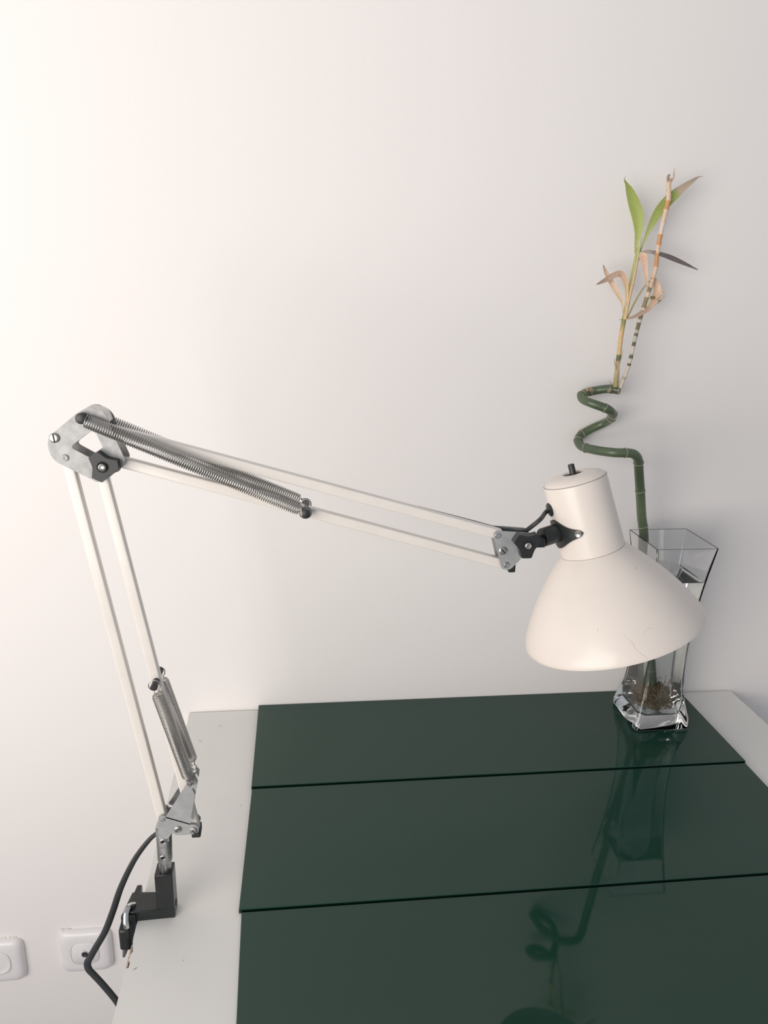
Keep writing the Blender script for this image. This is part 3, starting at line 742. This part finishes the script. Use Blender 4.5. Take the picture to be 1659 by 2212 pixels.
# leaves: folded blades with real thickness
def leaf(pts, widths, colf, name='leaf', fold=.25, n=8, side=None, roll=0):
    P_ = spline([atY(*p) for p in pts], n); F_ = frames(P_); N = len(P_); bm = bmesh.new(); lay = bm.loops.layers.float_color.new('Col')
    Wp = spline([Vector((i, w_, 0)) for i, w_ in enumerate(widths)], 10)
    def width(u):
        return max(.00025, Wp[min(len(Wp)-1, int(u*(len(Wp)-1)))].y)
    rows = []
    for i, (p, (t, a, b)) in enumerate(zip(P_, F_)):
        u = i/(N-1); toCam = (CP-p).normalized(); ac = toCam.cross(t).normalized(); nn = t.cross(ac).normalized()
        if nn.dot(toCam) < 0: nn = -nn
        ro = roll*(1 if not callable(roll) else 1); ac2 = ac*math.cos(ro)+nn*math.sin(ro); n2 = nn*math.cos(ro)-ac*math.sin(ro)
        h = width(u)/2; row = []
        for k in range(5):
            v = k/2-1; row.append(p+ac2*(h*v)-n2*(fold*h*(1-abs(v))))
        rows.append((row, n2))
    T = .00018
    top = [[bm.verts.new(q+n2*T) for q in r_] for r_, n2 in rows]; bot = [[bm.verts.new(q-n2*T) for q in r_] for r_, n2 in rows]
    fs = []
    for i in range(N-1):
        for k in range(4):
            fs.append((bm.faces.new((top[i][k], top[i][k+1], top[i+1][k+1], top[i+1][k])), i)); fs.append((bm.faces.new((bot[i][k], bot[i+1][k], bot[i+1][k+1], bot[i][k+1])), i))
        fs.append((bm.faces.new((top[i][0], top[i+1][0], bot[i+1][0], bot[i][0])), i)); fs.append((bm.faces.new((top[i][4], bot[i][4], bot[i+1][4], top[i+1][4])), i))
    fs.append((bm.faces.new(top[0]+bot[0][::-1]), 0)); fs.append((bm.faces.new(top[-1][::-1]+bot[-1]), N-2))
    for f, i in fs:
        for lp in f.loops: lp[lay] = (*colf(i/(N-1)), 1)
    return obj(name, bm, M_leaf, plant, smooth=80)
LG = (.31, .37, .10); LG2 = (.25, .30, .10); TN = (.42, .31, .22); GY = (.20, .17, .15); PCH = (.62, .43, .30); YG = (.42, .42, .16)
leaf([(1374, 548, -.036), (1375, 525, -.034), (1379, 500, -.034), (1378, 470, -.035), (1370, 440, -.036), (1360, 412, -.038), (1354, 398, -.040), (1349, 388, -.042), (1352, 379, -.043)],
     [.004, .0050, .0098, .0142, .0140, .0088, .0038, .0012, .0003], ramp([(0, YG), (.3, (.33, .40, .09)), (.75, LG), (.86, LG2), (.90, TN), (1, GY)]))
leaf([(1383, 545, -.037), (1392, 520, -.038), (1405, 490, -.040), (1420, 462, -.040), (1437, 440, -.038), (1458, 420, -.036), (1480, 402, -.034), (1500, 388, -.033), (1510, 382, -.033), (1519, 381, -.034)],
     [.002, .0035, .0075, .0115, .0130, .0120, .0080, .0040, .0012, .0004], ramp([(0, (.36, .40, .16)), (.3, LG), (.56, (.36, .42, .12)), (.60, (.50, .40, .30)), (1, (.30, .21, .16))]))
leaf([(1382, 556, -.037), (1388, 546, -.040), (1397, 543, -.044), (1415, 546, -.048), (1437, 552, -.046), (1455, 559, -.041), (1480, 570, -.034), (1508, 583, -.028)],
     [.003, .0028, .0040, .0045, .0055, .0060, .0042, .0006], ramp([(0, (.45, .40, .25)), (.25, (.40, .33, .27)), (.5, (.18, .15, .15)), (1, (.20, .16, .15))]), fold=.5)
leaf([(1379, 562, -.040), (1388, 553, -.045), (1393, 568, -.050), (1395, 590, -.053), (1397, 608, -.053), (1398, 622, -.052), (1402, 628, -.051)],
     [.002, .0100, .0068, .0050, .0034, .0016, .0004], ramp([(0, (.62, .42, .32)), (.5, (.66, .44, .30)), (1, (.48, .34, .22))]))
leaf([(1353, 660, -.045), (1354, 630, -.047), (1351, 608, -.049), (1342, 592, -.050), (1328, 594, -.051), (1312, 603, -.051), (1298, 610, -.051), (1288, 615, -.051)],
     [.003, .0042, .0068, .0078, .0072, .0062, .0036, .0004], ramp([(0, (.66, .46, .22)), (.4, (.64, .43, .30)), (.65, (.50, .35, .25)), (1, (.26, .19, .16))]))
leaf([(1346, 682, -.045), (1345, 660, -.047), (1339, 642, -.047), (1329, 625, -.045), (1318, 604, -.042), (1309, 588, -.040), (1303, 572, -.039)],
     [.0012, .0016, .0052, .0066, .0064, .0046, .0006], ramp([(0, (.62, .45, .27)), (.5, (.66, .47, .33)), (.8, (.54, .38, .27)), (1, (.24, .18, .15))]))
leaf([(1347, 691, -.046), (1358, 688, -.050), (1375, 682, -.052), (1392, 672, -.051), (1405, 662, -.048), (1415, 645, -.045), (1420, 625, -.043), (1414, 604, -.042), (1406, 603, -.043)],
     [.0006, .0026, .0050, .0068, .0070, .0092, .0096, .0050, .0004], ramp([(0, (.36, .25, .18)), (.35, (.48, .34, .25)), (.5, PCH), (1, (.68, .46, .33))]))
leaf([(1355, 688, -.043), (1366, 664, -.042), (1380, 638, -.041), (1394, 617, -.041), (1404, 606, -.041)], [.0012, .0024, .0024, .0020, .0008], ramp([(0, (.40, .40, .14)), (.5, (.36, .33, .18)), (1, (.44, .34, .24))]), fold=.5)
for p in ([(1329, 833, -.044), (1320, 828, -.046), (1316, 823, -.047)], [(1331, 833, -.044), (1336, 827, -.046), (1338, 823, -.047)], [(1332, 800, -.047), (1328, 785, -.049), (1327, 773, -.050)], [(1336, 800, -.047), (1342, 775, -.049), (1348, 754, -.051)], [(1348, 690, -.044), (1342, 691, -.045), (1338, 690, -.046)]):
    leaf(p, [.0016, .0012, .0003], ramp([(0, (.50, .40, .25)), (1, (.36, .29, .22))]), name='sheath_tip')
# dried bud hanging behind the stalk
bm = bmesh.new(); lay = bm.loops.layers.float_color.new('Col'); rnd = random.Random(9)
for k, (a, b, w_) in enumerate((((1408, 660), (1425, 652), .004), ((1412, 655), (1438, 640), .0035), ((1415, 648), (1436, 627), .003), ((1420, 650), (1441, 634), .0022), ((1418, 645), (1437, 622), .0018), ((1420, 640), (1434, 632), .003), ((1414, 656), (1430, 648), .0028))):
    p0 = Vector(atY(*a, -.046)); p1 = Vector(atY(*b, -.047-.001*k)); w_ *= 1.25; c0 = random.choice(((.66, .52, .38), (.50, .38, .27), (.18, .13, .09)))
    tube(bm, spline([p0, p0.lerp(p1, .5)+Vector((0, -.001, .0005)), p1], 4), [w_*.35, w_*.45, w_*.5, w_*.5, w_*.45, w_*.38, w_*.28, w_*.16, w_*.04], 8, asp=.6, cols=[(.64, .50, .36)]*4+[c0]*5, lay=lay)
obj('dry_bud', bm, M_stalk, plant, smooth=60)
bm = bmesh.new(); lay = bm.loops.layers.float_color.new('Col'); c = atY(1409, 643, -.0440); tube(bm, [c+Vector((0, .002, 0)), c+Vector((.0004, -.0022, 0)), c+Vector((.0006, -.003, 0))], [.0022, .0021, .0010], 12, cols=[(.22, .19, .07)]*3, lay=lay); obj('bud_stub', bm, M_stalk, dry)
